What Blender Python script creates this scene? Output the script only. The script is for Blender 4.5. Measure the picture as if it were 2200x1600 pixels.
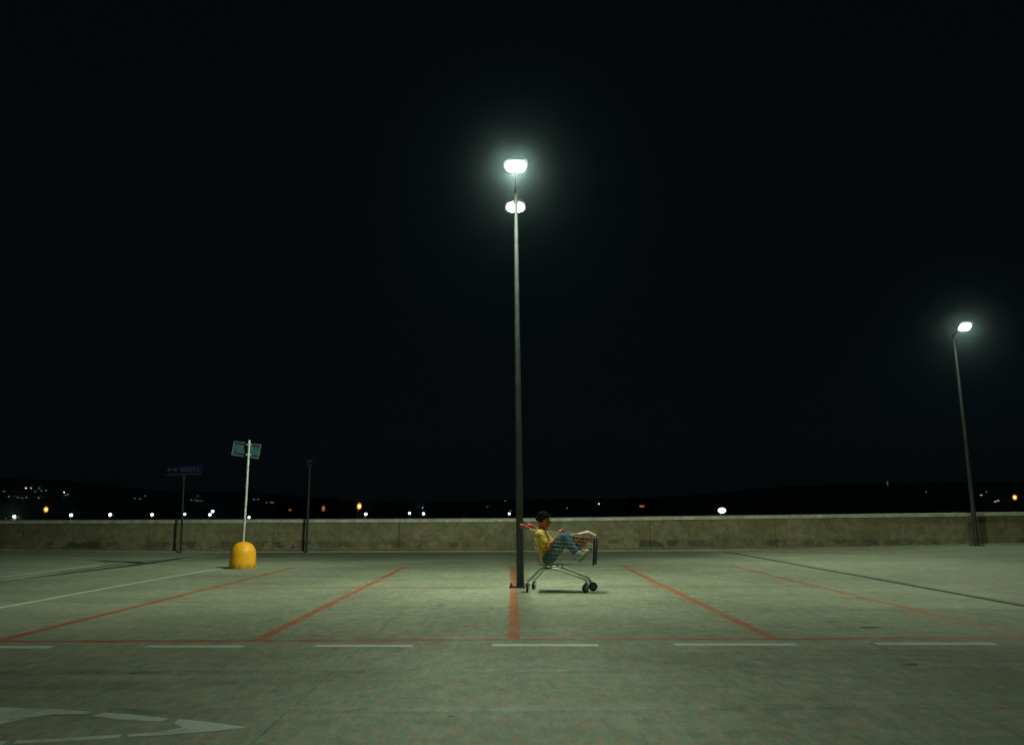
import bpy, bmesh, math, random
from mathutils import Vector, Matrix
from mathutils import noise as mnoise

for o in list(bpy.data.objects):
    bpy.data.objects.remove(o)
S = bpy.context.scene
COL = S.collection
R = math.radians
random.seed(11)

# ------------------------------------------------------------------ camera
cam_d = bpy.data.cameras.new('camera')
cam = bpy.data.objects.new('camera', cam_d)
COL.objects.link(cam)
cam_d.sensor_width = 36.0
cam_d.lens = 27.92
cam_d.clip_start = 0.1
cam_d.clip_end = 6000
cam.matrix_world = (Matrix.Translation((0, 0, 1.25)) @ Matrix.Rotation(R(100.04), 4, 'X')
                    @ Matrix.Rotation(R(-0.206), 4, 'Z'))
S.camera = cam

# ------------------------------------------------------------------ night sky
W = bpy.data.worlds.new('World')
S.world = W
W.use_nodes = True
wn = W.node_tree.nodes
wn.clear()
sky = wn.new('ShaderNodeTexSky')
sky.sky_type = 'NISHITA'
sky.sun_disc = False
sky.sun_elevation = R(32.0)   # the moon's place; the strength below is a moonlit fraction
sky.sun_rotation = R(180)
sky.dust_density = 0.0
sky.ozone_density = 3.0
bg = wn.new('ShaderNodeBackground')
bg.inputs['Strength'].default_value = 0.00012
glow = wn.new('ShaderNodeBackground')            # even night airglow over the town
glow.inputs['Color'].default_value = (0.0011, 0.0021, 0.0027, 1)
glow.inputs['Strength'].default_value = 1.0
both = wn.new('ShaderNodeAddShader')
wo = wn.new('ShaderNodeOutputWorld')
W.node_tree.links.new(sky.outputs[0], bg.inputs['Color'])
W.node_tree.links.new(bg.outputs[0], both.inputs[0])
W.node_tree.links.new(glow.outputs[0], both.inputs[1])
W.node_tree.links.new(both.outputs[0], wo.inputs['Surface'])

# ------------------------------------------------------------------ exposure and render
S.view_settings.view_transform = 'Standard'
S.view_settings.look = 'None'
S.view_settings.exposure = 0.0
S.view_settings.gamma = 1.0
S.view_settings.use_curve_mapping = False
S.render.engine = 'CYCLES'
S.cycles.use_denoising = True
S.cycles.max_bounces = 5
S.cycles.volume_bounces = 0
S.cycles.sample_clamp_indirect = 2.0
S.cycles.sample_clamp_direct = 0.0
S.cycles.caustics_reflective = False
S.cycles.caustics_refractive = False


# ================================================================== materials
class NT:
    def __init__(s, name):
        s.m = bpy.data.materials.new(name)
        s.m.use_nodes = True
        s.t = s.m.node_tree
        s.t.nodes.clear()
        s.out = s.t.nodes.new('ShaderNodeOutputMaterial')

    def n(s, kind, **kw):
        nd = s.t.nodes.new(kind)
        for k, v in kw.items():
            setattr(nd, k, v)
        return nd

    def l(s, a, b):
        s.t.links.new(a, b)

    def coord(s, scale=(1, 1, 1), space='Object'):
        tc = s.n('ShaderNodeTexCoord')
        mp = s.n('ShaderNodeMapping')
        mp.inputs['Scale'].default_value = scale
        s.l(tc.outputs[space], mp.inputs['Vector'])
        return mp.outputs[0]

    def noise(s, vec, scale, detail=4, rough=0.55, dist=0.0):
        nd = s.n('ShaderNodeTexNoise')
        nd.inputs['Scale'].default_value = scale
        nd.inputs['Detail'].default_value = detail
        nd.inputs['Roughness'].default_value = rough
        nd.inputs['Distortion'].default_value = dist
        s.l(vec, nd.inputs['Vector'])
        return nd

    def ramp(s, fac, a, b, ca=0.0, cb=1.0):
        nd = s.n('ShaderNodeMapRange')
        nd.interpolation_type = 'SMOOTHSTEP'
        nd.inputs['From Min'].default_value = a
        nd.inputs['From Max'].default_value = b
        nd.inputs['To Min'].default_value = ca
        nd.inputs['To Max'].default_value = cb
        s.l(fac, nd.inputs['Value'])
        return nd.outputs[0]

    def math(s, op, a, b=None):
        nd = s.n('ShaderNodeMath', operation=op)
        for i, v in enumerate((a, b)):
            if v is None:
                continue
            if isinstance(v, (int, float)):
                nd.inputs[i].default_value = v
            else:
                s.l(v, nd.inputs[i])
        return nd.outputs[0]

    def mix(s, fac, a, b, blend='MIX'):
        nd = s.n('ShaderNodeMix', data_type='RGBA', blend_type=blend)
        for i, v in ((0, fac), (6, a), (7, b)):
            if isinstance(v, (int, float)):
                nd.inputs[i].default_value = v
            elif isinstance(v, tuple):
                nd.inputs[i].default_value = (*v, 1)
            else:
                s.l(v, nd.inputs[i])
        return nd.outputs[2]

    def stretch(s, col, f):
        nd = s.n('ShaderNodeVectorMath', operation='MULTIPLY_ADD')
        s.l(col, nd.inputs[0])
        nd.inputs[1].default_value = (f, f, f)
        nd.inputs[2].default_value = (0.5 - 0.5 * f,) * 3
        return nd.outputs[0]

    def bsdf(s, col, rough=0.8, metal=0.0, bump=None, bstr=0.3, bdist=0.01, **kw):
        b = s.n('ShaderNodeBsdfPrincipled')
        if isinstance(col, tuple):
            b.inputs['Base Color'].default_value = (*col, 1)
        else:
            s.l(col, b.inputs['Base Color'])
        if isinstance(rough, (int, float)):
            b.inputs['Roughness'].default_value = rough
        else:
            s.l(rough, b.inputs['Roughness'])
        b.inputs['Metallic'].default_value = metal
        for k, v in kw.items():
            b.inputs[k].default_value = v
        if bump is not None:
            bp = s.n('ShaderNodeBump')
            bp.inputs['Strength'].default_value = bstr
            bp.inputs['Distance'].default_value = bdist
            s.l(bump, bp.inputs['Height'])
            s.l(bp.outputs[0], b.inputs['Normal'])
        s.l(b.outputs[0], s.out.inputs['Surface'])
        return s.m


def sep(k, vec):
    nd = k.n('ShaderNodeSeparateXYZ')
    k.l(vec, nd.inputs[0])
    return nd.outputs


def concrete_nodes(k):
    """worn power-floated deck concrete: (colour, bump height)"""
    v = k.coord()
    streak = k.noise(k.coord((0.16, 1.1, 1)), 1.0, 6, 0.62, 0.6)
    blot = k.noise(v, 0.55, 7, 0.62, 0.3)
    mid = k.noise(v, 5.0, 5, 0.6)
    fine = k.noise(v, 42.0, 3, 0.7)
    speck = k.noise(v, 150.0, 2, 0.6)
    c = k.mix(k.ramp(blot.outputs[0], 0.34, 0.66), (0.285, 0.297, 0.226), (0.36, 0.372, 0.288))
    c = k.mix(k.ramp(streak.outputs[0], 0.52, 0.74, 0.0, 0.55), c, (0.17, 0.17, 0.135))
    c = k.mix(0.3, c, k.ramp(mid.outputs[0], 0.25, 0.75, 0.30, 0.72), 'OVERLAY')
    grit = k.noise(k.coord((1, 0.3, 1)), 12.0, 6, 0.95)
    gx, gy, gz = sep(k, grit.outputs['Color'])
    c = k.mix(0.9, c, k.mix(k.ramp(gx, 0.36, 0.64), (0.33, 0.55, 0.57), (0.66, 0.49, 0.38)), 'OVERLAY')
    c = k.mix(0.22, c, k.ramp(gy, 0.33, 0.67), 'OVERLAY')
    c = k.mix(0.35, c, speck.outputs[0], 'OVERLAY')
    # concrete darkens towards the parapet between the two drain joints
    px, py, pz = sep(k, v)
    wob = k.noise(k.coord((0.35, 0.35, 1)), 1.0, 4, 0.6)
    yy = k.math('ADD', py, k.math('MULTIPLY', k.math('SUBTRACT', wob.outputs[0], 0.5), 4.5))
    far_band = k.ramp(yy, 20.2, 24.4)
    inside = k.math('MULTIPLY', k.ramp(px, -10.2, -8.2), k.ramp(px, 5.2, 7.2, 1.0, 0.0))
    far_band = k.math('MULTIPLY', k.math('MULTIPLY', far_band, inside), 0.72)
    c = k.mix(far_band, c, (0.085, 0.088, 0.065))
    h = k.math('ADD', fine.outputs[0], k.math('MULTIPLY', mid.outputs[0], 0.6))
    return c, h


def mat_concrete():
    k = NT('deck_concrete')
    c, h = concrete_nodes(k)
    return k.bsdf(c, 0.82, bump=h, bstr=0.25, bdist=0.004)


def mat_paint(name, col, wear=0.5):
    k = NT(name)
    c, h = concrete_nodes(k)
    v = k.coord()
    a = k.noise(v, 3.2, 6, 0.7, 0.5)
    b = k.noise(v, 38.0, 3, 0.7)
    w = k.math('ADD', k.math('MULTIPLY', a.outputs[0], 0.65), k.math('MULTIPLY', b.outputs[0], 0.35))
    w = k.ramp(w, wear - 0.11, wear + 0.13)
    p = k.mix(0.5, col, k.ramp(b.outputs[0], 0.3, 0.7, 0.35, 0.65), 'OVERLAY')
    c2 = k.mix(w, p, c)
    return k.bsdf(c2, 0.7, bump=h, bstr=0.2, bdist=0.003)


def mat_simple(name, col, rough=0.6, metal=0.0, var=0.25, scale=8.0, bstr=0.0, **kw):
    k = NT(name)
    v = k.coord()
    a = k.noise(v, scale, 5, 0.6)
    c = k.mix(var, col, k.ramp(a.outputs[0], 0.3, 0.7, 0.15, 0.85), 'OVERLAY')
    r = k.ramp(a.outputs[0], 0.3, 0.7, max(0.04, rough - 0.08), min(1.0, rough + 0.08))
    return k.bsdf(c, r, metal, bump=a.outputs[0] if bstr else None, bstr=bstr, bdist=0.01, **kw)


def mat_wall():
    k = NT('parapet_concrete')
    v = k.coord(space='Object')
    px, py, pz = sep(k, v)
    big = k.noise(v, 0.9, 6, 0.62, 0.4)
    fine = k.noise(v, 16.0, 4, 0.65)
    speck = k.noise(v, 60.0, 3, 0.6)
    c = k.mix(k.ramp(big.outputs[0], 0.3, 0.7), (0.175, 0.152, 0.092), (0.265, 0.232, 0.150))
    grit = k.noise(v, 4.5, 6, 0.92)
    gx, gy, gz = sep(k, grit.outputs['Color'])
    c = k.mix(0.95, c, k.mix(k.ramp(gx, 0.36, 0.64), (0.36, 0.54, 0.55), (0.63, 0.48, 0.38)), 'OVERLAY')
    c = k.mix(0.35, c, k.ramp(gy, 0.33, 0.67), 'OVERLAY')
    # patches of old splash dirt along the foot of the wall
    bl = k.noise(k.coord((1.9, 1, 2.6)), 1.0, 7, 0.62, 0.1)
    blot = k.ramp(bl.outputs[0], 0.46, 0.53)
    band = k.math('MULTIPLY', k.ramp(pz, 0.10, 0.17), k.ramp(pz, 0.33, 0.40, 1.0, 0.0))
    c = k.mix(k.math('MULTIPLY', k.math('MULTIPLY', blot, band), k.ramp(k.noise(v, 0.33, 2).outputs[0], 0.35, 0.6, 0.15, 0.75)), c, (0.055, 0.048, 0.036))
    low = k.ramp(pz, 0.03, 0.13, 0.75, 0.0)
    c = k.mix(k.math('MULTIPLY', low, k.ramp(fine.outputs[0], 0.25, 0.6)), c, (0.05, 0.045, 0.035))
    return k.bsdf(c, 0.9, bump=fine.outputs[0], bstr=0.4, bdist=0.01)


def mat_emit(name, col, strength, sampled=False):
    k = NT(name)
    e = k.n('ShaderNodeEmission')
    e.inputs['Color'].default_value = (*col, 1)
    e.inputs['Strength'].default_value = strength
    k.l(e.outputs[0], k.out.inputs['Surface'])
    k.m.cycles.emission_sampling = 'AUTO' if sampled else 'NONE'
    return k.m


M = {}
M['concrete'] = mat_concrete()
M['red'] = mat_paint('red_line_paint', (0.50, 0.125, 0.038), 0.55)
M['redthin'] = mat_paint('worn_red_line_paint', (0.50, 0.14, 0.045), 0.53)
M['redfaint'] = mat_paint('faded_red_line_paint', (0.48, 0.15, 0.06), 0.45)
M['white'] = mat_paint('white_line_paint', (0.72, 0.74, 0.68), 0.62)
M['whiteworn'] = mat_paint('worn_white_line_paint', (0.70, 0.78, 0.72), 0.56)
M['sealant'] = mat_simple('joint_sealant', (0.022, 0.024, 0.023), 0.9, bstr=0.3)
M['drain'] = mat_simple('drain_strip_bitumen', (0.055, 0.06, 0.052), 0.9, bstr=0.3)
M['filler'] = mat_simple('old_joint_filler', (0.13, 0.125, 0.095), 0.9, var=0.8, scale=1.2)
M['wall'] = mat_wall()
M['cap'] = mat_simple('coping_concrete', (0.50, 0.53, 0.42), 0.85, var=0.4, scale=5, bstr=0.2)
M['galv'] = mat_simple('painted_pole_steel', (0.040, 0.048, 0.047), 0.6, 0.0, 0.3, 5)
M['housing'] = mat_simple('lamp_housing', (0.16, 0.17, 0.16), 0.5, 0.0, 0.2, 9)
M['bolt'] = mat_simple('anchor_bolt_steel', (0.09, 0.085, 0.07), 0.6, 0.6, 0.3, 30)
k = NT('yellow_enamel')
v = k.coord()
px, py, pz = sep(k, v)
a = k.noise(v, 7.0, 5, 0.65)
b = k.noise(k.coord((1, 1, 3)), 16.0, 5, 0.7)
c = k.mix(0.25, (0.95, 0.45, 0.012), k.ramp(a.outputs[0], 0.3, 0.7, 0.2, 0.8), 'OVERLAY')
c = k.mix(k.math('MULTIPLY', k.ramp(pz, 0.02, 0.16, 0.8, 0.0), k.ramp(b.outputs[0], 0.35, 0.6)), c, (0.10, 0.075, 0.03))   # splashed dirt at the foot
c = k.mix(k.ramp(b.outputs[0], 0.66, 0.72, 0.0, 0.7), c, (0.13, 0.11, 0.06))      # scuffs
M['yellow'] = k.bsdf(c, 0.5, bump=a.outputs[0], bstr=0.1, bdist=0.01)
M['post'] = mat_simple('galvanised_post', (0.42, 0.46, 0.43), 0.5, 0.15, 0.3, 12)
M['darkpost'] = mat_simple('dark_green_post', (0.022, 0.034, 0.031), 0.6, 0.0, 0.3, 12)
M['signback'] = mat_simple('dull_teal_sign_metal', (0.035, 0.10, 0.10), 0.5, 0.1, 0.5, 9)
M['signrail'] = mat_simple('grey_sign_rail', (0.12, 0.15, 0.145), 0.5, 0.2, 0.3, 14)
M['signdark'] = mat_simple('dark_sign_channel', (0.018, 0.035, 0.033), 0.6, 0.0, 0.3, 14)
M['blue'] = mat_simple('blue_sign_sheet', (0.006, 0.010, 0.065), 0.5, 0.0, 0.2, 9)
M['letter'] = mat_simple('pale_sign_lettering', (0.13, 0.15, 0.17), 0.5, 0.0, 0.3, 20)
M['chrome'] = mat_simple('zinc_plated_steel', (0.80, 0.82, 0.74), 0.4, 0.1, 0.25, 20)
M['wire'] = mat_simple('basket_wire_steel', (0.46, 0.49, 0.43), 0.35, 0.3, 0.25, 20)
M['blackplastic'] = mat_simple('black_plastic', (0.02, 0.022, 0.022), 0.5, 0.0, 0.2, 20)
M['bumper'] = mat_simple('grey_plastic', (0.12, 0.13, 0.12), 0.5, 0.0, 0.2, 20)
M['tyre'] = mat_simple('caster_tyre_rubber', (0.014, 0.014, 0.015), 0.7, 0.0, 0.2, 30)
M['hub'] = mat_simple('caster_hub_plastic', (0.24, 0.27, 0.26), 0.5, 0.0, 0.2, 30)
M['redplastic'] = mat_simple('red_handle_plastic', (0.50, 0.07, 0.035), 0.4, 0.0, 0.2, 20)
M['skin'] = mat_simple('skin', (0.56, 0.21, 0.09), 0.55, 0.0, 0.15, 30)
M['shirt'] = mat_simple('yellow_cotton', (0.95, 0.63, 0.08), 0.85, 0.0, 0.22, 18, 0.35)
M['jeans'] = mat_simple('blue_denim', (0.058, 0.15, 0.21), 0.85, 0.0, 0.5, 26, 0.3)
M['cuff'] = mat_simple('turned_up_denim', (0.40, 0.52, 0.58), 0.85, 0.0, 0.3, 40, 0.3)
M['shoe'] = mat_simple('off_white_canvas', (0.76, 0.75, 0.58), 0.7, 0.0, 0.2, 30)
M['sole'] = mat_simple('gum_sole', (0.36, 0.30, 0.17), 0.7, 0.0, 0.2, 30)
M['hair'] = mat_simple('dark_brown_hair', (0.005, 0.004, 0.0035), 0.85, 0.0, 0.3, 60, **{'Specular IOR Level': 0.15})
M['eye'] = mat_simple('eye', (0.03, 0.02, 0.015), 0.2, 0.0, 0.1, 60)
M['phone'] = mat_simple('pale_phone_shell', (0.42, 0.46, 0.44), 0.3, 0.0, 0.1, 30)
M['pinkbag'] = mat_simple('crinkled_pinkish_film', (0.85, 0.55, 0.44), 0.2, 0.0, 0.35, 22, 0.5)
M['orangebag'] = mat_simple('orange_paper', (0.55, 0.17, 0.02), 0.6, 0.0, 0.45, 22, 0.4)
M['terrain'] = mat_simple('dark_scrub', (0.10, 0.12, 0.11), 0.95, 0.0, 0.4, 0.05)
M['facade'] = mat_simple('distant_render', (0.10, 0.09, 0.075), 0.9, 0.0, 0.3, 0.5)
M['rooftile'] = mat_simple('distant_roof', (0.06, 0.035, 0.025), 0.9, 0.0, 0.3, 0.7)
M['leaf'] = mat_simple('leaf_green', (0.05, 0.095, 0.04), 0.7, 0.0, 0.3, 3)
M['bark'] = mat_simple('bark', (0.06, 0.05, 0.035), 0.9, 0.0, 0.3, 9)
k = NT('lit_clear_lens')       # clear bowl, glowing with the lamp inside it
e = k.n('ShaderNodeEmission')
e.inputs['Color'].default_value = (1.0, 0.99, 0.86, 1)
e.inputs['Strength'].default_value = 14.0
tr = k.n('ShaderNodeBsdfTransparent')
ad = k.n('ShaderNodeAddShader')
k.l(e.outputs[0], ad.inputs[0])
k.l(tr.outputs[0], ad.inputs[1])
k.l(ad.outputs[0], k.out.inputs['Surface'])
k.m.cycles.emission_sampling = 'NONE'
M['lens'] = k.m
k = NT('amber_lamp_glass')
e = k.n('ShaderNodeEmission')
e.inputs['Color'].default_value = (1.0, 0.30, 0.03, 1)
e.inputs['Strength'].default_value = 0.38
tr = k.n('ShaderNodeBsdfTransparent')
ad = k.n('ShaderNodeAddShader')
k.l(e.outputs[0], ad.inputs[0])
k.l(tr.outputs[0], ad.inputs[1])
k.l(ad.outputs[0], k.out.inputs['Surface'])
k.m.cycles.emission_sampling = 'NONE'
M['amber'] = k.m
for nm, col, st in (('white', (1.0, 0.98, 0.86), 7.0), ('cool', (0.86, 0.92, 1.0), 6.0), ('blue', (0.55, 0.75, 1.0), 5.0),
                    ('orange', (1.0, 0.52, 0.13), 4.0), ('green', (0.45, 0.62, 0.46), 1.0),  # green is the glow given to lit hillside patches, not a lamp
                    ('dimorange', (0.9, 0.26, 0.06), 0.45), ('dim', (0.9, 0.9, 0.85), 1.5), ('globe', (1.0, 0.97, 0.82), 2.2)):
    M['e_' + nm] = mat_emit('lit_' + nm + '_lamp', col, st)


# ================================================================== mesh helpers
def link(o, parent=None):
    COL.objects.link(o)
    if parent is not None:
        o.parent = parent
    return o


def obj(name, bm, mat, parent=None, smooth=False, loc=None):
    me = bpy.data.meshes.new(name)
    bm.normal_update()
    bm.to_mesh(me)
    bm.free()
    for m in (mat if isinstance(mat, (list, tuple)) else [mat]):
        me.materials.append(m)
    if smooth:
        for p in me.polygons:
            p.use_smooth = True
        try:
            me.set_sharp_from_angle(angle=R(40))
        except Exception:
            pass
    o = bpy.data.objects.new(name, me)
    if loc is not None:
        o.location = loc
    return link(o, parent)


def empty(name, loc=(0, 0, 0), rz=0.0, parent=None):
    o = bpy.data.objects.new(name, None)
    o.empty_display_size = 0.2
    o.location = loc
    o.rotation_euler = (0, 0, rz)
    return link(o, parent)


def tag(o, label=None, cat=None, group=None, kind=None):
    for k, v in (('label', label), ('category', cat), ('group', group), ('kind', kind)):
        if v:
            o[k] = v
    return o


def box(bm, c, s, rot=None, bev=0.0, mi=0):
    r = bmesh.ops.create_cube(bm, size=1.0)
    vs = r['verts']
    mt = Matrix.Translation(c) @ (rot.to_4x4() if rot else Matrix.Identity(4)) @ Matrix.Diagonal((*s, 1))
    bmesh.ops.transform(bm, matrix=mt, verts=vs)
    fs = {f for v in vs for f in v.link_faces}
    for f in fs:
        f.material_index = mi
    if bev:
        es = {e for v in vs for e in v.link_edges}
        bmesh.ops.bevel(bm, geom=list(es), offset=bev, segments=2, affect='EDGES', profile=0.6)
    return bm


def frame_of(d):
    d = d.normalized()
    a = Vector((0, 0, 1)) if abs(d.z) < 0.9 else Vector((1, 0, 0))
    u = d.cross(a).normalized()
    return u, d.cross(u).normalized()


def tube(bm, pts, rad, n=8, mi=0, cap=True):
    """tube along a polyline; rad a number or one per point"""
    pts = [Vector(p) for p in pts]
    rs = rad if isinstance(rad, (list, tuple)) else [rad] * len(pts)
    rings = []
    u = None
    for i, p in enumerate(pts):
        d = (pts[min(i + 1, len(pts) - 1)] - pts[max(i - 1, 0)])
        if u is None:
            u, w = frame_of(d)
        else:
            dn = d.normalized()
            u = (u - dn * u.dot(dn)).normalized()
            w = dn.cross(u).normalized()
        rings.append([bm.verts.new(p + (u * math.cos(t) + w * math.sin(t)) * rs[i])
                      for t in [2 * math.pi * k / n for k in range(n)]])
    for a, b in zip(rings, rings[1:]):
        for k in range(n):
            f = bm.faces.new((a[k], a[(k + 1) % n], b[(k + 1) % n], b[k]))
            f.material_index = mi
    if cap:
        bm.faces.new(rings[0][::-1]).material_index = mi
        bm.faces.new(rings[-1]).material_index = mi
    return bm


def lathe(bm, prof, n=32, c=(0, 0, 0), mi=0):
    """prof: (radius, z) pairs from bottom to top"""
    c = Vector(c)
    rings = []
    for r, z in prof:
        if r < 1e-6:
            rings.append([bm.verts.new(c + Vector((0, 0, z)))])
        else:
            rings.append([bm.verts.new(c + Vector((r * math.cos(2 * math.pi * k / n), r * math.sin(2 * math.pi * k / n), z)))
                          for k in range(n)])
    for a, b in zip(rings, rings[1:]):
        for k in range(n):
            k2 = (k + 1) % n
            q = [a[k % len(a)], a[k2 % len(a)], b[k2 % len(b)], b[k % len(b)]]
            q2 = []
            for v in q:
                if v not in q2:
                    q2.append(v)
            if len(q2) >= 3:
                bm.faces.new(q2).material_index = mi
    if len(rings[0]) > 1:
        bm.faces.new(rings[0][::-1]).material_index = mi
    if len(rings[-1]) > 1:
        bm.faces.new(rings[-1]).material_index = mi
    return bm


def smooth_path(pts, n=5):
    """Catmull-Rom through the points"""
    P = [Vector(p) for p in pts]
    P = [P[0] * 2 - P[1]] + P + [P[-1] * 2 - P[-2]]
    out = []
    for i in range(1, len(P) - 2):
        for k in range(n):
            t = k / n
            a, b, c, d = P[i - 1:i + 3]
            out.append(0.5 * ((2 * b) + (c - a) * t + (2 * a - 5 * b + 4 * c - d) * t * t + (3 * b - a - 3 * c + d) * t ** 3))
    out.append(P[-2])
    return out


def new():
    return bmesh.new()


# ================================================================== the setting
def ground_z(x):
    if x > 6.9:
        return (x - 6.9) * 0.0175
    if x < -9.8:
        return (-9.8 - x) * 0.0140
    return 0.0


deck = empty('parking_deck')
tag(deck, kind='structure')
Y0, Y1 = -14.0, 26.95
JOINTS = [-34.85, -26.5, -18.15, -9.8, -1.45, 6.9, 15.25, 23.6, 31.95]
HALF = {-9.8: 0.10, 6.9: 0.10, -1.45: 0.0025}
for a, b in zip(JOINTS, JOINTS[1:]):
    bm = new()
    xa, xb = a + HALF.get(a, 0.006), b - HALF.get(b, 0.006)
    vs = []
    nx, ny = 6, 14
    for j in range(ny + 1):
        for i in range(nx + 1):
            x = xa + (xb - xa) * i / nx
            y = Y0 + (Y1 - Y0) * j / ny
            vs.append(bm.verts.new((x, y, ground_z(x))))
    for j in range(ny):
        for i in range(nx):
            q = j * (nx + 1) + i
            bm.faces.new((vs[q], vs[q + 1], vs[q + nx + 2], vs[q + nx + 1]))
    r = bmesh.ops.extrude_face_region(bm, geom=bm.faces[:])
    bmesh.ops.translate(bm, verts=[v for v in r['geom'] if isinstance(v, bmesh.types.BMVert)], vec=(0, 0, -0.2))
    bmesh.ops.recalc_face_normals(bm, faces=bm.faces[:])
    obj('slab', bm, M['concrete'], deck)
for j in JOINTS[1:-1]:
    bm = new()
    w = HALF.get(j, 0.006) + 0.02
    dep = 0.012 if j in (-9.8, 6.9) else 0.003
    box(bm, (j, (Y0 + Y1) / 2, ground_z(j) - dep - 0.05), (2 * w, Y1 - Y0, 0.1))
    obj('joint_filler', bm, M['drain' if j in (-9.8, 6.9) else 'filler'], deck)
# body of the car park under the deck
bm = new()
box(bm, (-1.45, 6.6, -3.3), (66.4, 41.6, 6.0))
obj('garage_body', bm, M['facade'], deck)


def sheet(name, mat, polys, z=0.0016, parent=deck):
    """flat painted marking: list of polygons in deck metres"""
    bm = new()
    for poly in polys:
        cx = sum(p[0] for p in poly) / len(poly)
        vs = [bm.verts.new((x, y, z + ground_z(x))) for x, y in poly]
        f = bm.faces.new(vs)
    bmesh.ops.recalc_face_normals(bm, faces=bm.faces[:])
    for f in bm.faces:
        if f.normal.z < 0:
            f.normal_flip()
    return obj(name, bm, mat, parent)


def strip(x0, y0, x1, y1, w, n=24, jit=0.006):
    """one long painted stripe with slightly uneven edges"""
    d = Vector((x1 - x0, y1 - y0))
    nrm = Vector((-d.y, d.x)).normalized()
    L, Rr = [], []
    for i in range(n + 1):
        t = i / n
        p = Vector((x0, y0)) + d * t
        L.append(p + nrm * (w / 2 + random.uniform(-jit, jit)))
        Rr.append(p - nrm * (w / 2 + random.uniform(-jit, jit)))
    out = []
    for i in range(n):
        out.append([tuple(L[i]), tuple(L[i + 1]), tuple(Rr[i + 1]), tuple(Rr[i])])
    return out


for x, m in ((-5.2, 'red'), (-2.57, 'red'), (0.012, 'red'), (2.612, 'red'), (5.2, 'redthin'), (7.8, 'redfaint')):
    sheet('bay_line', M[m], strip(x, 8.39, x, 19.35, 0.12))
sheet('bay_end_line', M['red'], strip(-8.1, 8.33, 9.5, 8.31, 0.10, 60))
sheet('bay_divider_line', M['redthin'], strip(-5.13, 14.02, 0.33 - 0.4, 14.0, 0.085, 30) + strip(0.09, 14.0, 5.13, 13.98, 0.085, 30), 0.002)
sheet('bay_divider_line', M['redfaint'], strip(-5.2, 19.42, 6.7, 19.42, 0.10, 40), 0.002)
for a, b in ((-5.45, -4.42), (-3.53, -2.59), (-1.9, -0.96), (-0.2, 0.82), (1.55, 2.72), (3.49, 4.63), (5.5, 6.6)):
    sheet('lane_dash', M['white'], strip(a, 7.995, b, 7.965, 0.13, 6))
edge = smooth_path([(-6.98, 9.2, 0), (-7.03, 11.2, 0), (-7.0, 15.0, 0), (-6.93, 17.6, 0), (-6.80, 19.0, 0), (-6.5, 19.55, 0), (-5.9, 19.68, 0), (-4.9, 19.72, 0), (-3.6, 19.74, 0)], 6)
polys = []
for a, b in zip(edge, edge[1:]):
    d = (b - a).normalized()
    n = Vector((-d.y, d.x, 0)) * 0.05
    polys.append([tuple((a + n).xy), tuple((b + n).xy), tuple((b - n).xy), tuple((a - n).xy)])
sheet('edge_line', M['white'], polys)
sheet('pale_edge_strip', M['whiteworn'], strip(-10.45, 11.0, -10.40, 20.5, 0.10))
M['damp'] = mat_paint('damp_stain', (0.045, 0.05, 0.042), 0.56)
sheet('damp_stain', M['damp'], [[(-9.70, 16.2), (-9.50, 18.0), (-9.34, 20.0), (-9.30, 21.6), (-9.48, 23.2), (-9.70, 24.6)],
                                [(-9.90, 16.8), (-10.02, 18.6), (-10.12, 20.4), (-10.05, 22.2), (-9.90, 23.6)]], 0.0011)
M['scuff'] = mat_paint('tyre_scuff', (0.15, 0.16, 0.125), 0.44)
for pts, w in (([(-9, 6.6), (-5, 6.75), (-1, 6.7), (3, 6.85), (8, 7.1)], 0.16), ([(-9, 5.15), (-5, 5.35), (-1, 5.45), (3, 5.5), (8, 5.6)], 0.16),
               ([(-1.1, 7.6), (-0.9, 9.2), (-1.0, 11.4), (-1.05, 12.2)], 0.11), ([(3.3, 6.9), (3.6, 8.6), (3.75, 10.4), (3.7, 11.6)], 0.11)):
    path = smooth_path([(a, b, 0) for a, b in pts], 8)
    pl = []
    for a, b in zip(path, path[1:]):
        d = (b - a).normalized()
        n = Vector((-d.y, d.x, 0)) * w / 2
        pl.append([tuple((a + n).xy), tuple((b + n).xy), tuple((b - n).xy), tuple((a - n).xy)])
    sheet('tyre_mark', M['scuff'], pl, 0.0009)
# worn direction arrow in front of the camera, pointing right
ar = [
    [(-3.75, 5.60), (-3.38, 5.55), (-3.02, 5.50), (-2.70, 5.42), (-2.72, 5.36), (-2.93, 5.36), (-3.02, 5.28), (-3.10, 5.14), (-3.16, 4.98), (-3.30, 4.86), (-3.75, 4.80)],
    [(-2.62, 5.40), (-2.40, 5.34), (-2.14, 5.24), (-2.17, 5.17), (-2.42, 5.21), (-2.66, 5.31)],
    [(-2.08, 5.23), (-1.88, 5.16), (-1.59, 5.03), (-1.75, 4.95), (-2.02, 4.86), (-2.20, 4.83), (-2.23, 4.88), (-2.05, 4.95), (-1.97, 5.03), (-2.06, 5.12)],
    [(-2.26, 4.88), (-2.24, 4.81), (-2.60, 4.72), (-2.78, 4.70), (-2.80, 4.77), (-2.62, 4.80)],
    [(-2.84, 4.76), (-2.82, 4.66), (-3.2, 4.58), (-3.3, 4.66)],
]
sheet('arrow_marking', M['whiteworn'], ar)
sheet('worn_marking', M['whiteworn'], [[(3.62, 5.92), (4.6, 5.72), (4.6, 5.66), (3.62, 5.86)]])
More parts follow.
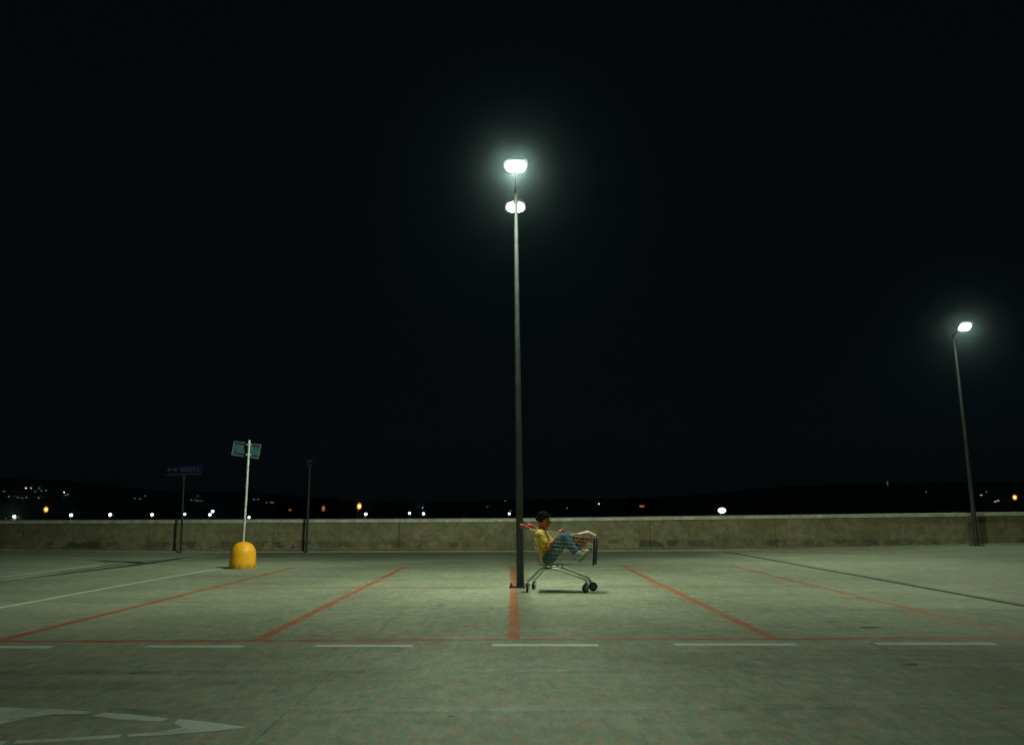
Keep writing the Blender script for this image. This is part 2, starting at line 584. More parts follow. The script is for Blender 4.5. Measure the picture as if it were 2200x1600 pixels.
for cx, cy, rx, ry in ((3.93, 9.08, 0.13, 0.05), (-0.39, 5.27, 0.025, 0.012), (-0.08, 6.03, 0.02, 0.012), (-0.75, 13.05, 0.34, 0.10), (2.3, 12.2, 0.2, 0.05), (3.1, 12.7, 0.25, 0.06)):
    pts = []
    for k in range(14):
        t = 2 * math.pi * k / 14
        q = random.uniform(0.7, 1.15)
        pts.append((cx + rx * q * math.cos(t), cy + ry * q * math.sin(t)))
    sheet('oil_stain', M['sealant'] if rx < 0.2 else M['concrete_stain'] if 'concrete_stain' in M else M['sealant'], [pts], 0.0012) if rx < 0.2 else None

# ---- parapet wall
wall = empty('parapet_wall', (0, 26.95, 0))
tag(wall, 'long low concrete parapet with pale coping along the deck edge', 'wall')


def wall_top(x):
    if x < 0:
        return 1.075
    return 1.075 + min(x, 3.0) * 0.010 + max(0, x - 3.0) * 0.0085


PW = 4.175
x = -33.0
k = 0
while x < 31:
    xa, xb = x, x + PW
    if xa < 6.5 < xb or True:
        bm = new()
        yo = random.uniform(-0.004, 0.004)
        za, zb = ground_z(xa) - 0.05, ground_z(xb) - 0.05
        ta, tb = wall_top(xa) - 0.115, wall_top(xb) - 0.115
        vs = [bm.verts.new(p) for p in ((xa + .009, yo, za), (xb - .009, yo, zb), (xb - .009, yo, tb), (xa + .009, yo, ta),
                                        (xa + .006, .2, za), (xb - .006, .2, zb), (xb - .006, .2, tb), (xa + .006, .2, ta))]
        for q in ((0, 1, 2, 3), (5, 4, 7, 6), (4, 0, 3, 7), (1, 5, 6, 2), (3, 2, 6, 7), (4, 5, 1, 0)):
            bm.faces.new([vs[i] for i in q])
        bmesh.ops.recalc_face_normals(bm, faces=bm.faces[:])
        obj('wall_panel', bm, M['wall'], wall)
        bm = new()
        ca, cb = wall_top(xa), wall_top(xb)
        vs = [bm.verts.new(p) for p in ((xa + .003, -.045, ca - .112), (xb - .003, -.045, cb - .112), (xb - .003, -.045, cb - .01), (xa + .003, -.045, ca - .01),
                                        (xa + .003, .26, ca - .112), (xb - .003, .26, cb - .112), (xb - .003, .26, cb + .01), (xa + .003, .26, ca + .01))]
        for q in ((0, 1, 2, 3), (5, 4, 7, 6), (4, 0, 3, 7), (1, 5, 6, 2), (3, 2, 6, 7), (4, 5, 1, 0)):
            bm.faces.new([vs[i] for i in q])
        bmesh.ops.recalc_face_normals(bm, faces=bm.faces[:])
        obj('coping', bm, M['cap'], wall)
        bm = new()
        vs = [bm.verts.new(p) for p in ((xa + .002, -.20, za), (xb - .002, -.20, zb), (xb - .002, -.20, zb + .085), (xa + .002, -.20, za + .085),
                                        (xa + .002, -.01, za), (xb - .002, -.01, zb), (xb - .002, -.01, zb + .095), (xa + .002, -.01, za + .095))]
        for q in ((0, 1, 2, 3), (5, 4, 7, 6), (4, 0, 3, 7), (1, 5, 6, 2), (3, 2, 6, 7), (4, 5, 1, 0)):
            bm.faces.new([vs[i] for i in q])
        bmesh.ops.recalc_face_normals(bm, faces=bm.faces[:])
        obj('foot_kerb', bm, M['concrete'], wall, loc=None)
    x = xb
    k += 1
bm = new()
box(bm, (-1, 0.16, 0.45), (66, 0.03, 0.9))
obj('wall_core', bm, M['sealant'], wall)

# ---- land beyond the car park
def sstep(a, b, t):
    t = min(1, max(0, (t - a) / (b - a)))
    return t * t * (3 - 2 * t)


def land_z(x, y):
    amp = 34 + 48 * sstep(-120, -900, x) + 46 * sstep(150, 900, x)
    r = sstep(330, 1750, y) * (0.9 + 0.12 * math.sin(x * 0.0041 + 0.7) + 0.07 * math.sin(x * 0.011 + y * 0.004))
    n = 5.0 * mnoise.noise((x * 0.006, y * 0.006, 0.3)) * sstep(300, 800, y)
    return -6.3 + amp * r + n


bm = new()
rows = []
ys = [-60, 0, 30, 60, 100, 150, 220, 300, 380] + [380 + 60 * i for i in range(1, 36)]
xs = [-2600 + 80 * i for i in range(66)]
for y in ys:
    rows.append([bm.verts.new((x, y, land_z(x, y))) for x in xs])
for a, b in zip(rows, rows[1:]):
    for i in range(len(xs) - 1):
        bm.faces.new((a[i], a[i + 1], b[i + 1], b[i]))
tag(obj('terrain', bm, M['terrain'], smooth=True), kind='structure')


# ================================================================== lamp posts
def ies_text(name, fn):
    vang = [i * 5 for i in range(0, 19)]
    hang = [i * 15 for i in range(0, 25)]
    rows = ['IESNA:LM-63-1995', 'TILT=NONE',
            '1 1000 1.0 %d %d 1 2 0.0 0.0 0.0' % (len(vang), len(hang)), '1.0 1.0 100',
            ' '.join(str(v) for v in vang), ' '.join(str(h) for h in hang)]
    for h in hang:
        rows.append(' '.join('%.2f' % max(0.0, fn(v, h)) for v in vang))
    t = bpy.data.texts.new(name)
    t.write('\n'.join(rows) + '\n')
    return t


def near_optic(v, h):
    """forward-throw street lantern: 0 deg azimuth is straight out from the pole"""
    az = abs((h + 180) % 360 - 180)
    base = 760 * math.exp(-(v / 50.0) ** 2) + 50
    throw = 1150 * math.exp(-((v - 52) / 16.0) ** 2) * math.exp(-(az / 15.0) ** 2)
    lat = 800 * math.exp(-((v - 46) / 15.0) ** 2) * math.exp(-((az - 85) / 30.0) ** 2)
    cut = 1 - sstep(72, 89, v) * 0.88
    return (base + throw + lat) * cut


def wide_optic(v, h):
    az = abs((h + 180) % 360 - 180)
    base = (660 * math.exp(-(v / 52.0) ** 2) + 70) * (1 - 0.55 * sstep(90, 165, az) * sstep(8, 40, v))
    throw = 1500 * math.exp(-((v - 62) / 15.0) ** 2) * math.exp(-(az / 48.0) ** 2)
    lat = 2500 * math.exp(-((v - 59) / 17.0) ** 2) * math.exp(-((az - 58) / 27.0) ** 2)
    cut = 1 - sstep(72, 89, v) * 0.88
    return (base + throw + lat) * cut


NEAR_OPTIC = ies_text('near_optic', near_optic)
WIDE_OPTIC = ies_text('wide_optic', wide_optic)


def lamp_head(parent, root, dirv, optic, watts, tilt):
    """root: arm end (local), dirv: unit direction away from pole (local xy)"""
    d = Vector((dirv[0], dirv[1], 0))
    c = Vector(root) + d * 0.24
    a = math.atan2(d.y, d.x)
    rot = Matrix.Rotation(a, 3, 'Z') @ Matrix.Rotation(R(-tilt), 3, 'Y')
    bm = new()
    # housing: rounded shell, narrower at the pole end
    prof = [(-0.30, 0.06), (-0.22, 0.17), (0.0, 0.21), (0.2, 0.205), (0.26, 0.15)]
    rings = []
    for px, hw in prof:
        ring = []
        hh = 0.06 * (0.55 + 0.45 * hw / 0.21)
        for yy, zz in ((-hw, -0.02), (-hw * 0.97, 0.02), (-hw * 0.6, hh * 0.9), (0, hh), (hw * 0.6, hh * 0.9), (hw * 0.97, 0.02), (hw, -0.02)):
            ring.append(bm.verts.new(c + rot @ Vector((px, yy, zz))))
        rings.append(ring)
    for r0, r1 in zip(rings, rings[1:]):
        for i in range(6):
            bm.faces.new((r0[i], r0[i + 1], r1[i + 1], r1[i]))
        bm.faces.new((r0[6], r0[0], r1[0], r1[6]))
    bm.faces.new(rings[0])
    bm.faces.new(rings[-1][::-1])
    bmesh.ops.recalc_face_normals(bm, faces=bm.faces[:])
    hd = obj('lamp_head', bm, M['housing'], parent, smooth=True)
    bm = new()
    # shallow bowl lens under the housing
    rings = []
    for t, z in ((1.0, -0.021), (1.0, -0.045), (0.94, -0.07), (0.76, -0.086), (0.42, -0.093)):
        ring = []
        for k in range(20):
            an = 2 * math.pi * k / 20
            cx, cy = math.cos(an), math.sin(an)
            sx = math.copysign(abs(cx) ** 0.6, cx) * 0.160 * t
            sy = math.copysign(abs(cy) ** 0.6, cy) * 0.160 * t
            ring.append(bm.verts.new(c + rot @ Vector((sx + 0.01, sy, z))))
        rings.append(ring)
    for r0, r1 in zip(rings, rings[1:]):
        for k in range(20):
            bm.faces.new((r0[k], r0[(k + 1) % 20], r1[(k + 1) % 20], r1[k]))
    bm.faces.new(rings[-1])
    bm.faces.new(rings[0][::-1])
    bmesh.ops.recalc_face_normals(bm, faces=bm.faces[:])
    obj('lens', bm, M['lens'], hd, smooth=True)
    ld = bpy.data.lights.new('lamp_light', 'POINT')
    ld.energy = watts
    ld.color = (0.85, 1.0, 0.735)
    ld.shadow_soft_size = 0.04
    ld.use_nodes = True
    nt = ld.node_tree
    em = [n for n in nt.nodes if n.type == 'EMISSION'][0]
    ies = nt.nodes.new('ShaderNodeTexIES')
    ies.mode = 'INTERNAL'
    ies.ies = optic
    ies.inputs['Strength'].default_value = 1.0
    tc = nt.nodes.new('ShaderNodeTexCoord')
    nt.links.new(tc.outputs['Normal'], ies.inputs['Vector'])
    nt.links.new(ies.outputs['Fac'], em.inputs['Strength'])
    lo = bpy.data.objects.new('lamp_light', ld)
    lo.location = c + rot @ Vector((0.01, 0, -0.062))
    lo.rotation_euler = (0, 0, a + IES_ROT)
    link(lo, parent)
    return hd


IES_ROT = R(90)


def lamp_post(loc, height, r0, r1, lean, heads, watts, tilt, label, group):
    root = empty('lamp_post', loc)
    tag(root, label, 'lamp post', group)
    lx, ly = lean
    top = Vector((lx, ly, height))
    bm = new()
    tube(bm, [top * (i / 10) for i in range(11)], [r0 + (r1 - r0) * (i / 10) for i in range(11)], 18)
    obj('pole', bm, M['galv'], root, smooth=True)
    bm = new()
    box(bm, (-0.02, 0, 0.012), (0.34, 0.30, 0.022), bev=0.004)
    bp = obj('base_plate', bm, M['bolt'], root)
    for sx in (-0.155, 0.125):
        for sy in (-0.12, 0.12):
            bm = new()
            lathe(bm, [(0.02, 0.023), (0.02, 0.04), (0.009, 0.041), (0.009, 0.07), (0.0, 0.072)], 6, (sx, sy, 0))
            obj('bolt', bm, M['bolt'], bp)
    bm = new()
    lathe(bm, [(r1 + 0.012, -0.10), (r1 + 0.014, 0.03), (r1, 0.05), (0, 0.06)], 16, top)
    obj('cap', bm, M['galv'], root, smooth=True)
    for dv in heads:
        d = Vector((dv[0], dv[1], 0)).normalized()
        bm = new()
        st = top + Vector((0, 0, -0.03))
        en = top + d * 0.66 + Vector((0, 0, 0.10))
        tube(bm, smooth_path([st, st + d * 0.2 + Vector((0, 0, 0.06)), en], 4), 0.026, 10)
        obj('arm', bm, M['galv'], root, smooth=True)
        lamp_head(root, en + d * 0.03, d, NEAR_OPTIC if d.y < -0.995 else WIDE_OPTIC, watts, tilt)
    return root


lamp_post((0.13, 14.03, 0.0), 7.16, 0.066, 0.036, (-0.05, 0.0), [(0, -1), (0, 1)], 19.0, 0,
          'tall tapered twin-headed lamp post lit beside the shopping trolley', None)
lamp_post((15.21, 26.60, ground_z(15.2)), 7.05, 0.078, 0.040, (-0.07, 0.0), [(-0.13, -0.99)], 8.5, 24,
          'single-headed lit lamp post by the parapet at the far right', None)

# ================================================================== yellow base with sign
sb = empty('sign_stand', (-6.345, 19.15, 0))
tag(sb, 'yellow domed base carrying a thin pale post and small teal panel', 'sign')
bm = new()
prof = [(0.300, 0.0), (0.304, 0.02), (0.302, 0.10), (0.298, 0.22), (0.292, 0.32)]
for i in range(1, 11):
    t = i / 10 * math.pi / 2
    prof.append((0.291 * math.cos(t) ** 0.9 if i < 10 else 0.0, 0.33 + 0.285 * math.sin(t)))
lathe(bm, prof, 40)
obj('domed_base', bm, M['yellow'], sb, smooth=True)
bm = new()
tube(bm, [(-0.012, 0, 0.55), (0.0, 0, 1.6), (0.0, 0, 3.0)], 0.027, 12)
obj('post', bm, M['post'], sb, smooth=True)
rot = Matrix.Rotation(R(8.3), 3, 'Y') @ Matrix.Rotation(R(-4), 3, 'Z')
pc = Vector((-0.075, 0.055, 2.775))
bm = new()
box(bm, pc, (0.665, 0.012, 0.335), rot)
pn = obj('sign_panel', bm, M['signdark'], sb)
bm = new()
box(bm, pc + rot @ Vector((0, -0.010, 0)), (0.64, 0.006, 0.20), rot)
obj('sign_face', bm, M['signback'], pn)
for dz in (-0.162, 0.162):
    bm = new()
    box(bm, pc + rot @ Vector((0, -0.012, dz)), (0.68, 0.022, 0.022), rot, 0.003)
    obj('edge_rail', bm, M['signrail'], pn)
for dx in (-0.332, 0.332):
    bm = new()
    box(bm, pc + rot @ Vector((dx, -0.012, 0)), (0.020, 0.021, 0.30), rot, 0.003)
    obj('edge_rail', bm, M['signrail'], pn)
bm = new()
pts = []
for k in range(12):
    t = 2 * math.pi * k / 12
    q = random.uniform(0.7, 1.2)
    pts.append(bm.verts.new(pc + rot @ Vector((-0.10 + 0.04 * q * math.cos(t), -0.0145, 0.045 + 0.028 * q * math.sin(t)))))
bm.faces.new(pts)
bmesh.ops.solidify(bm, geom=bm.faces[:], thickness=0.001)
obj('sticker', bm, M['post'], pn)
for dz in (-0.11, 0.13):
    bm = new()
    box(bm, (-0.005, 0.015, 2.765 + dz), (0.11, 0.075, 0.03), None, 0.004)
    obj('clamp', bm, M['post'], sb)

# ================================================================== blue exit sign
us = empty('exit_sign', (-10.84, 26.55, ground_z(-10.84)))
us.rotation_euler = (0, R(-1.4), 0)
tag(us, 'dark blue direction sign with white arrow on a thin post', 'sign')
bm = new()
tube(bm, [(0, 0, 0), (0, 0, 2.62)], 0.035, 12)
obj('post', bm, M['darkpost'], us, smooth=True)
bm = new()
box(bm, (0.01, -0.05, 2.70), (1.21, 0.02, 0.31), None, 0.004)
pl = obj('sign_panel', bm, M['blue'], us)
bm = new()
box(bm, (0.01, -0.055, 2.54), (1.22, 0.035, 0.018))
obj('edge_rail', bm, M['signrail'], pl)
bm = new()
for poly in ([(-0.54, 0.0), (-0.47, 0.055), (-0.44, 0.055), (-0.485, 0.018), (-0.40, 0.018), (-0.40, -0.018), (-0.485, -0.018), (-0.44, -0.055), (-0.47, -0.055)],):
    f = bm.faces.new([bm.verts.new((x, -0.0615, 2.705 + z)) for x, z in poly])
obj('arrow', bm, M['letter'], pl)
bm = new()
for poly in ([(-0.36, -0.03), (-0.345, 0.005), (-0.315, 0.012), (-0.29, 0.04), (-0.25, 0.04), (-0.235, 0.01), (-0.215, -0.005), (-0.215, -0.03)],):
    f = bm.faces.new([bm.verts.new((x, -0.0615, 2.705 + z)) for x, z in poly])
obj('car_symbol', bm, M['letter'], pl)
# USCITA in stroked capitals, each letter its own mesh
G = {'U': [[(0, 1), (0, .25), (.15, 0), (.45, 0), (.6, .25), (.6, 1)]],
     'S': [[(.6, .85), (.45, 1), (.15, 1), (0, .8), (.12, .58), (.48, .44), (.6, .22), (.45, 0), (.15, 0), (0, .15)]],
     'C': [[(.6, .82), (.45, 1), (.18, 1), (0, .75), (0, .25), (.18, 0), (.45, 0), (.6, .18)]],
     'I': [[(.1, 1), (.1, 0)]], 'T': [[(0, 1), (.64, 1)], [(.32, .99), (.32, 0)]],
     'A': [[(0, 0), (.33, 1), (.66, 0)], [(.12, .32), (.54, .32)]]}
cx = -0.08
for ch in 'USCITA':
    bm = new()
    for st in G[ch]:
        pts = [(cx + px * 0.13, -0.0625, 2.645 + pz * 0.125) for px, pz in st]
        tube(bm, pts, 0.0105, 6)
    obj('letter', bm, M['letter'], pl)
    cx += 0.13 * (0.2 if ch == 'I' else 0.62) + 0.032
bm = new()
box(bm, (0, 0.0, 2.46), (0.085, 0.08, 0.05), None, 0.006)
obj('clamp', bm, M['signrail'], us)

# thin unlit post by the parapet
tp = empty('bracket_post', (-6.75, 26.60, 0))
tag(tp, 'thin dark unlit post with a small forked top by the parapet', 'post')
bm = new()
tube(bm, [(0, 0, 0), (0, 0, 2.75)], 0.036, 12)
obj('pole', bm, M['darkpost'], tp, smooth=True)
for s in (-1, 1):
    bm = new()
    tube(bm, [(0, 0, 2.73), (0.045 * s, 0, 2.86), (0.07 * s, 0, 2.98)], 0.016, 8)
    obj('bracket', bm, M['darkpost'], tp, smooth=True)
bm = new()
box(bm, (0, 0, 2.99), (0.20, 0.12, 0.045), None, 0.01)
obj('lamp_holder', bm, M['darkpost'], tp)

# ================================================================== shopping trolley
CART = Matrix.Translation((0.313, 13.40, 0.0035)) @ Matrix.Rotation(R(-14), 4, 'Z')
ct = empty('shopping_trolley', (0.313, 13.40, 0.0035), R(-14))
tag(ct, 'wire shopping trolley with red handle standing by the lamp post', 'shopping trolley')


def lerp(a, b, t):
    return a + (b - a) * t


RB, RT_ = (0.155, 0.415), (0.045, 0.975)       # rear wall bottom and top (x, z)
FB, FT = (1.025, 0.43), (1.05, 0.845)          # front wall


def corner(u, h, s):
    """u 0 rear..1 front, h 0 bottom..1 top, s side -1..1 -> trolley metres"""
    x = lerp(lerp(RB[0], RT_[0], h), lerp(FB[0], FT[0], h), u)
    z = lerp(lerp(RB[1], RT_[1], h), lerp(FB[1], FT[1], h), u)
    w = lerp(lerp(0.205, 0.275, h), lerp(0.125, 0.15, h), u)
    return Vector((x, s * w, z))


bk = empty('basket', parent=ct)
WR = 0.0022
bm = new()
for s in (-1, 1):
    tube(bm, [corner(0, 1, s), corner(1, 1, s)], 0.0055, 6)
tube(bm, [corner(1, 1, -1), corner(1, 1, 1)], 0.0055, 6)
tube(bm, [corner(0, 1, -1), corner(0, 1, 1)], 0.0055, 6)
obj('rim', bm, M['wire'], bk)
for s in (-1, 1):
    bm = new()
    for i in range(0, 21):
        u = i / 20
        tube(bm, [corner(u, 0, s), corner(u, 1, s)], WR, 5, cap=False)
    for j in range(0, 8):
        h = j / 8
        tube(bm, [corner(0, h, s), corner(1, h, s)], WR * (1.5 if j in (0, 4) else 1), 5, cap=False)
    obj('side_grid', bm, M['wire'], bk)
for nm, u in (('front_grid', 1), ('rear_gate', 0)):
    bm = new()
    for i in range(0, 13):
        s = -1 + 2 * i / 12
        tube(bm, [corner(u, 0, s), corner(u, 1, s)], WR, 5, cap=False)
    for j in range(1, 8):
        tube(bm, [corner(u, j / 8, -1), corner(u, j / 8, 1)], WR, 5, cap=False)
    obj(nm, bm, M['wire'], bk)
bm = new()
for i in range(0, 13):
    s = -1 + 2 * i / 12
    tube(bm, [corner(0, 0, s), corner(1, 0, s)], WR * 1.1, 5, cap=False)
for j in range(0, 17):
    tube(bm, [corner(j / 16, 0, -1), corner(j / 16, 0, 1)], WR, 5, cap=False)
obj('floor_grid', bm, M['wire'], bk)
# second rim wire low on the near side and the folded child seat wires
for sd in (-1, 1):
    for dz in (-0.055, -0.085):
        bm = new()
        tube(bm, [corner(0.03, 1, sd) + Vector((0, -sd * 0.004, dz)), corner(0.55, 1, sd) + Vector((0, -sd * 0.004, dz * 0.8))], 0.0032, 5)
        obj('guide_rail', bm, M['wire'], bk)
for s in (-1, 1):
    bm = new()
    a = corner(1, 0, s) + Vector((0.012, 0, -0.01))
    b = corner(1, 1, s) + Vector((0.012, 0, 0.012))
    tube(bm, smooth_path([a, lerp(a, b, 0.5) + Vector((0.006, 0, 0)), b], 4), 0.015, 10)
    obj('corner_bumper', bm, M['blackplastic' if s < 0 else 'bumper'], bk, smooth=True)
# chassis: one bent tube on each side
for s in (-1, 1):
    bm = new()
    pts = smooth_path([(-0.015, s * 0.262, 0.165), (0.06, s * 0.255, 0.225), (0.175, s * 0.235, 0.335), (0.225, s * 0.23, 0.36), (0.43, s * 0.222, 0.362),
                       (0.52, s * 0.22, 0.345), (0.85, s * 0.165, 0.232), (0.91, s * 0.155, 0.20), (0.94, s * 0.15, 0.165)], 5)
    tube(bm, pts, 0.0235, 10)
    obj('side_tube', bm, M['chrome'], ct, smooth=True)
    for xx in (0.27, 0.47):
        bm = new()
        box(bm, (xx, s * 0.208, 0.393), (0.055, 0.03, 0.055), None, 0.006)
        obj('basket_bracket', bm, M['chrome'], ct)
bm = new()
tube(bm, [(0.20, -0.233, 0.352), (0.20, 0.233, 0.352)], 0.012, 8)
obj('cross_bar', bm, M['chrome'], ct, smooth=True)
bm = new()
tube(bm, [(0.72, -0.185, 0.277), (0.72, 0.185, 0.277)], 0.012, 8)
obj('cross_bar', bm, M['chrome'], ct, smooth=True)
# handle
bm = new()
tube(bm, [(-0.095, -0.285, 1.035), (-0.095, 0.285, 1.035)], 0.019, 12)
hd = obj('handle', bm, M['redplastic'], ct, smooth=True)
for s in (-1, 1):
    bm = new()
    pts = [(-0.125, s * 0.275, 1.052), (-0.085, s * 0.277, 1.038), (-0.02, s * 0.279, 1.018), (0.03, s * 0.279, 1.004)]
    tube(bm, pts, [0.034, 0.036, 0.022, 0.016], 12)
    obj('handle_end', bm, M['redplastic'], hd, smooth=True)
    bm = new()
    tube(bm, [(0.0, s * 0.277, 1.012), (0.06, s * 0.275, 0.982), (0.13, s * 0.268, 0.964)], 0.010, 8)
    obj('handle_arm', bm, M['chrome'], hd, smooth=True)


def caster(x, y, r, steer, trail, front):
    c = empty('caster', parent=ct)
    c.location = (x, y, 0)
    c.rotation_euler = (0, 0, steer)
    bm = new()
    w = 0.016
    t = [(r * 0.62, -w), (r * 0.93, -w), (r, -w * 0.5), (r, w * 0.5), (r * 0.93, w), (r * 0.62, w)]
    rr = []
    n = 28
    for k in range(n):
        a = 2 * math.pi * k / n
        rr.append([bm.verts.new((trail + q * math.cos(a), z, r + q * math.sin(a))) for q, z in t])
    for k in range(n):
        for i in range(len(t)):
            j = (i + 1) % len(t)
            bm.faces.new((rr[k][i], rr[k][j], rr[(k + 1) % n][j], rr[(k + 1) % n][i]))
    bmesh.ops.recalc_face_normals(bm, faces=bm.faces[:])
    obj('tyre', bm, M['tyre'], c, smooth=True)
    bm = new()
    tube(bm, [(trail, -w * 0.8, r), (trail, w * 0.8, r)], r * 0.63, 20)
    tube(bm, [(trail, -w * 1.7, r), (trail, w * 1.7, r)], r * 0.16, 12)
    obj('hub', bm, M['hub'], c, smooth=True)
    bm = new()
    for s in (-1, 1):
        tube(bm, [(trail, s * 0.024, r - 0.004), (trail * 0.45, s * 0.024, r * 1.55), (0, s * 0.02, r * 2.08)], [0.016, 0.019, 0.02], 8)
    tube(bm, [(0, 0, r * 1.98), (0, 0, r * 2.22)], 0.026, 12)
    obj('fork', bm, M['hub' if front else 'chrome'], c, smooth=True)
    return c


caster(-0.015, -0.262, 0.064, R(100), -0.03, False)
caster(-0.015, 0.262, 0.064, R(80), -0.03, False)
caster(0.930, -0.15, 0.071, R(58), -0.035, True)
caster(0.945, 0.15, 0.071, R(200), -0.04, True)


# ================================================================== person in the trolley
def capsule(bm, a, b, ra, rb, n=14, ym=1.0):
    """tapered capsule a->b"""
    a, b = Vector(a), Vector(b)
    d = b - a
    if d.length < 1e-5:
        d = Vector((0, 0, 1e-4))
    dn = d.normalized()
    pts, rs = [], []
    for k in range(5, 0, -1):
        t = k / 5 * math.pi / 2 * 0.97
        pts.append(a - dn * ra * math.sin(t)); rs.append(ra * math.cos(t))
    pts.append(a); rs.append(ra)
    pts.append(b); rs.append(rb)
    for k in range(1, 6):
        t = k / 5 * math.pi / 2 * 0.97
        pts.append(b + dn * rb * math.sin(t)); rs.append(rb * math.cos(t))
    tube(bm, pts, rs, n)


def ellipsoid(bm, c, s, rot=None, sub=3):
    r = bmesh.ops.create_icosphere(bm, subdivisions=sub, radius=1.0)
    mt = Matrix.Translation(c) @ (rot.to_4x4() if rot else Matrix.Identity(4)) @ Matrix.Diagonal((*s, 1))
    bmesh.ops.transform(bm, matrix=mt, verts=r['verts'])


def blob(name, bm, mat, parent, voxel=0.008, smooth=6, wrinkle=0.0, wscale=14.0, fac=0.5):
    """fuse overlapping closed shells into one continuous skin"""
    me = bpy.data.meshes.new(name)
    bmesh.ops.recalc_face_normals(bm, faces=bm.faces[:])
    bm.to_mesh(me)
    bm.free()
    tmp = bpy.data.objects.new('tmp', me)
    COL.objects.link(tmp)
    rm = tmp.modifiers.new('r', 'REMESH')
    rm.mode = 'VOXEL'
    rm.voxel_size = voxel
    if smooth:
        sm = tmp.modifiers.new('s', 'SMOOTH')
        sm.iterations = smooth
        sm.factor = fac
    dg = bpy.context.evaluated_depsgraph_get()
    dg.update()
    me2 = bpy.data.meshes.new_from_object(tmp.evaluated_get(dg))
    bpy.data.objects.remove(tmp)
    me2.name = name
    if wrinkle:
        for v in me2.vertices:
            q = v.co * wscale
            v.co += v.normal * wrinkle * (mnoise.noise(Vector((q.x, q.y, q.z * 0.6 + q.x * 0.8))) + 0.5 * mnoise.noise(q * 2.3))
    me2.materials.clear()
    me2.materials.append(mat)
    for p in me2.polygons:
        p.use_smooth = True
    o = bpy.data.objects.new(name, me2)
    return link(o, parent)


pr = empty('person', (0.313, 13.40, 0.0035), R(-14))
tag(pr, 'person in yellow shirt and blue jeans sitting in the shopping trolley', 'person')

HC = Vector((0.218, 0.0, 1.118))
HROT = Matrix.Rotation(R(12), 3, 'Y')          # head bowed a little


def hp(x, y, z):
    return HC + HROT @ Vector((x, y, z))


SH = {-1: Vector((0.175, -0.185, 0.905)), 1: Vector((0.175, 0.185, 0.905))}
EL = {-1: Vector((0.315, -0.235, 0.690)), 1: Vector((0.335, 0.225, 0.705))}
WRI = {-1: Vector((0.452, -0.115, 0.880)), 1: Vector((0.470, 0.085, 0.895))}
HIP = {-1: Vector((0.285, -0.095, 0.525)), 1: Vector((0.285, 0.095, 0.525))}
KN = {-1: Vector((0.545, -0.105, 0.865)), 1: Vector((0.598, 0.095, 0.862))}
AN = {-1: Vector((0.800, -0.085, 0.560)), 1: Vector((0.826, 0.07, 0.585))}
TOE = {-1: Vector((0.915, -0.085, 0.680)), 1: Vector((0.94, 0.07, 0.70))}

# ---- the body: one continuous skin from head to feet
bm = new()
ellipsoid(bm, hp(-0.012, 0, 0.028), (0.096, 0.076, 0.092), HROT)
ellipsoid(bm, hp(0.030, 0, -0.030), (0.066, 0.060, 0.088), HROT)
ellipsoid(bm, hp(0.052, 0, -0.088), (0.034, 0.040, 0.030), HROT)
capsule(bm, hp(0.088, 0, 0.012), hp(0.110, 0, -0.028), 0.010, 0.0155, 10)
ellipsoid(bm, hp(0.074, 0, 0.020), (0.022, 0.052, 0.012), HROT, 2)
capsule(bm, hp(0.085, -0.018, -0.066), hp(0.085, 0.018, -0.066), 0.010, 0.010, 10)
for s in (-1, 1):
    ellipsoid(bm, hp(-0.004, s * 0.077, -0.008), (0.020, 0.009, 0.032), HROT, 2)
capsule(bm, hp(-0.018, 0, -0.045), (0.168, 0, 0.945), 0.056, 0.062)
capsule(bm, (0.17, 0, 0.93), (0.165, 0, 0.78), 0.08, 0.085)
capsule(bm, (0.172, -0.07, 0.88), (0.172, 0.07, 0.88), 0.082, 0.082)
capsule(bm, (0.165, 0, 0.78), (0.235, 0, 0.52), 0.085, 0.085)
for s in (-1, 1):
    capsule(bm, (0.17, s * 0.06, 0.91), SH[s], 0.066, 0.056)
    capsule(bm, SH[s], EL[s], 0.050, 0.038)
    capsule(bm, EL[s], lerp(EL[s], WRI[s], 0.35), 0.038, 0.041)
    capsule(bm, lerp(EL[s], WRI[s], 0.35), WRI[s], 0.041, 0.026)
    capsule(bm, HIP[s], KN[s], 0.072, 0.050)
    capsule(bm, KN[s], lerp(KN[s], AN[s], 0.35), 0.050, 0.052)
    capsule(bm, lerp(KN[s], AN[s], 0.35), AN[s], 0.052, 0.036)
    capsule(bm, AN[s], lerp(AN[s], TOE[s], 0.75), 0.036, 0.03)
# hands: palm, four unequal fingers with knuckles and a thumb, closed round the phone
PH = Vector((0.548, -0.015, 0.962))
for s in (-1, 1):
    w = WRI[s]
    pm = w + Vector((0.042, -s * 0.028, 0.055))
    capsule(bm, w, pm, 0.025, 0.029, 12)
    capsule(bm, pm + Vector((-0.012, 0, 0.016)), pm + Vector((0.016, 0, -0.016)), 0.026, 0.024, 12)
    for i in range(4):
        ln = (0.9, 1.0, 0.95, 0.78)[i]
        k0 = pm + Vector((0.012 - 0.007 * i, -s * 0.004, 0.026 - 0.017 * i))
        k1 = k0 + Vector((0.026 * ln, s * 0.004, 0.010 * ln))
        k2 = k1 + Vector((0.012 * ln, -s * 0.020 * ln, 0.002))
        k3 = k2 + Vector((-0.004 * ln, -s * 0.018 * ln, -0.002))
        capsule(bm, k0, k1, 0.0095, 0.009, 8)
        capsule(bm, k1, k2, 0.009, 0.0082, 8)
        capsule(bm, k2, k3, 0.0082, 0.0075, 8)
    t0 = pm + Vector((-0.012, -s * 0.012, 0.008))
    t1 = t0 + Vector((0.012, -s * 0.022, 0.028))
    t2 = t1 + Vector((0.022, -s * 0.010, 0.008))
    capsule(bm, t0, t1, 0.0125, 0.011, 8)
    capsule(bm, t1, t2, 0.011, 0.009, 8)
body = blob('body', bm, M['skin'], pr, 0.006, 4)

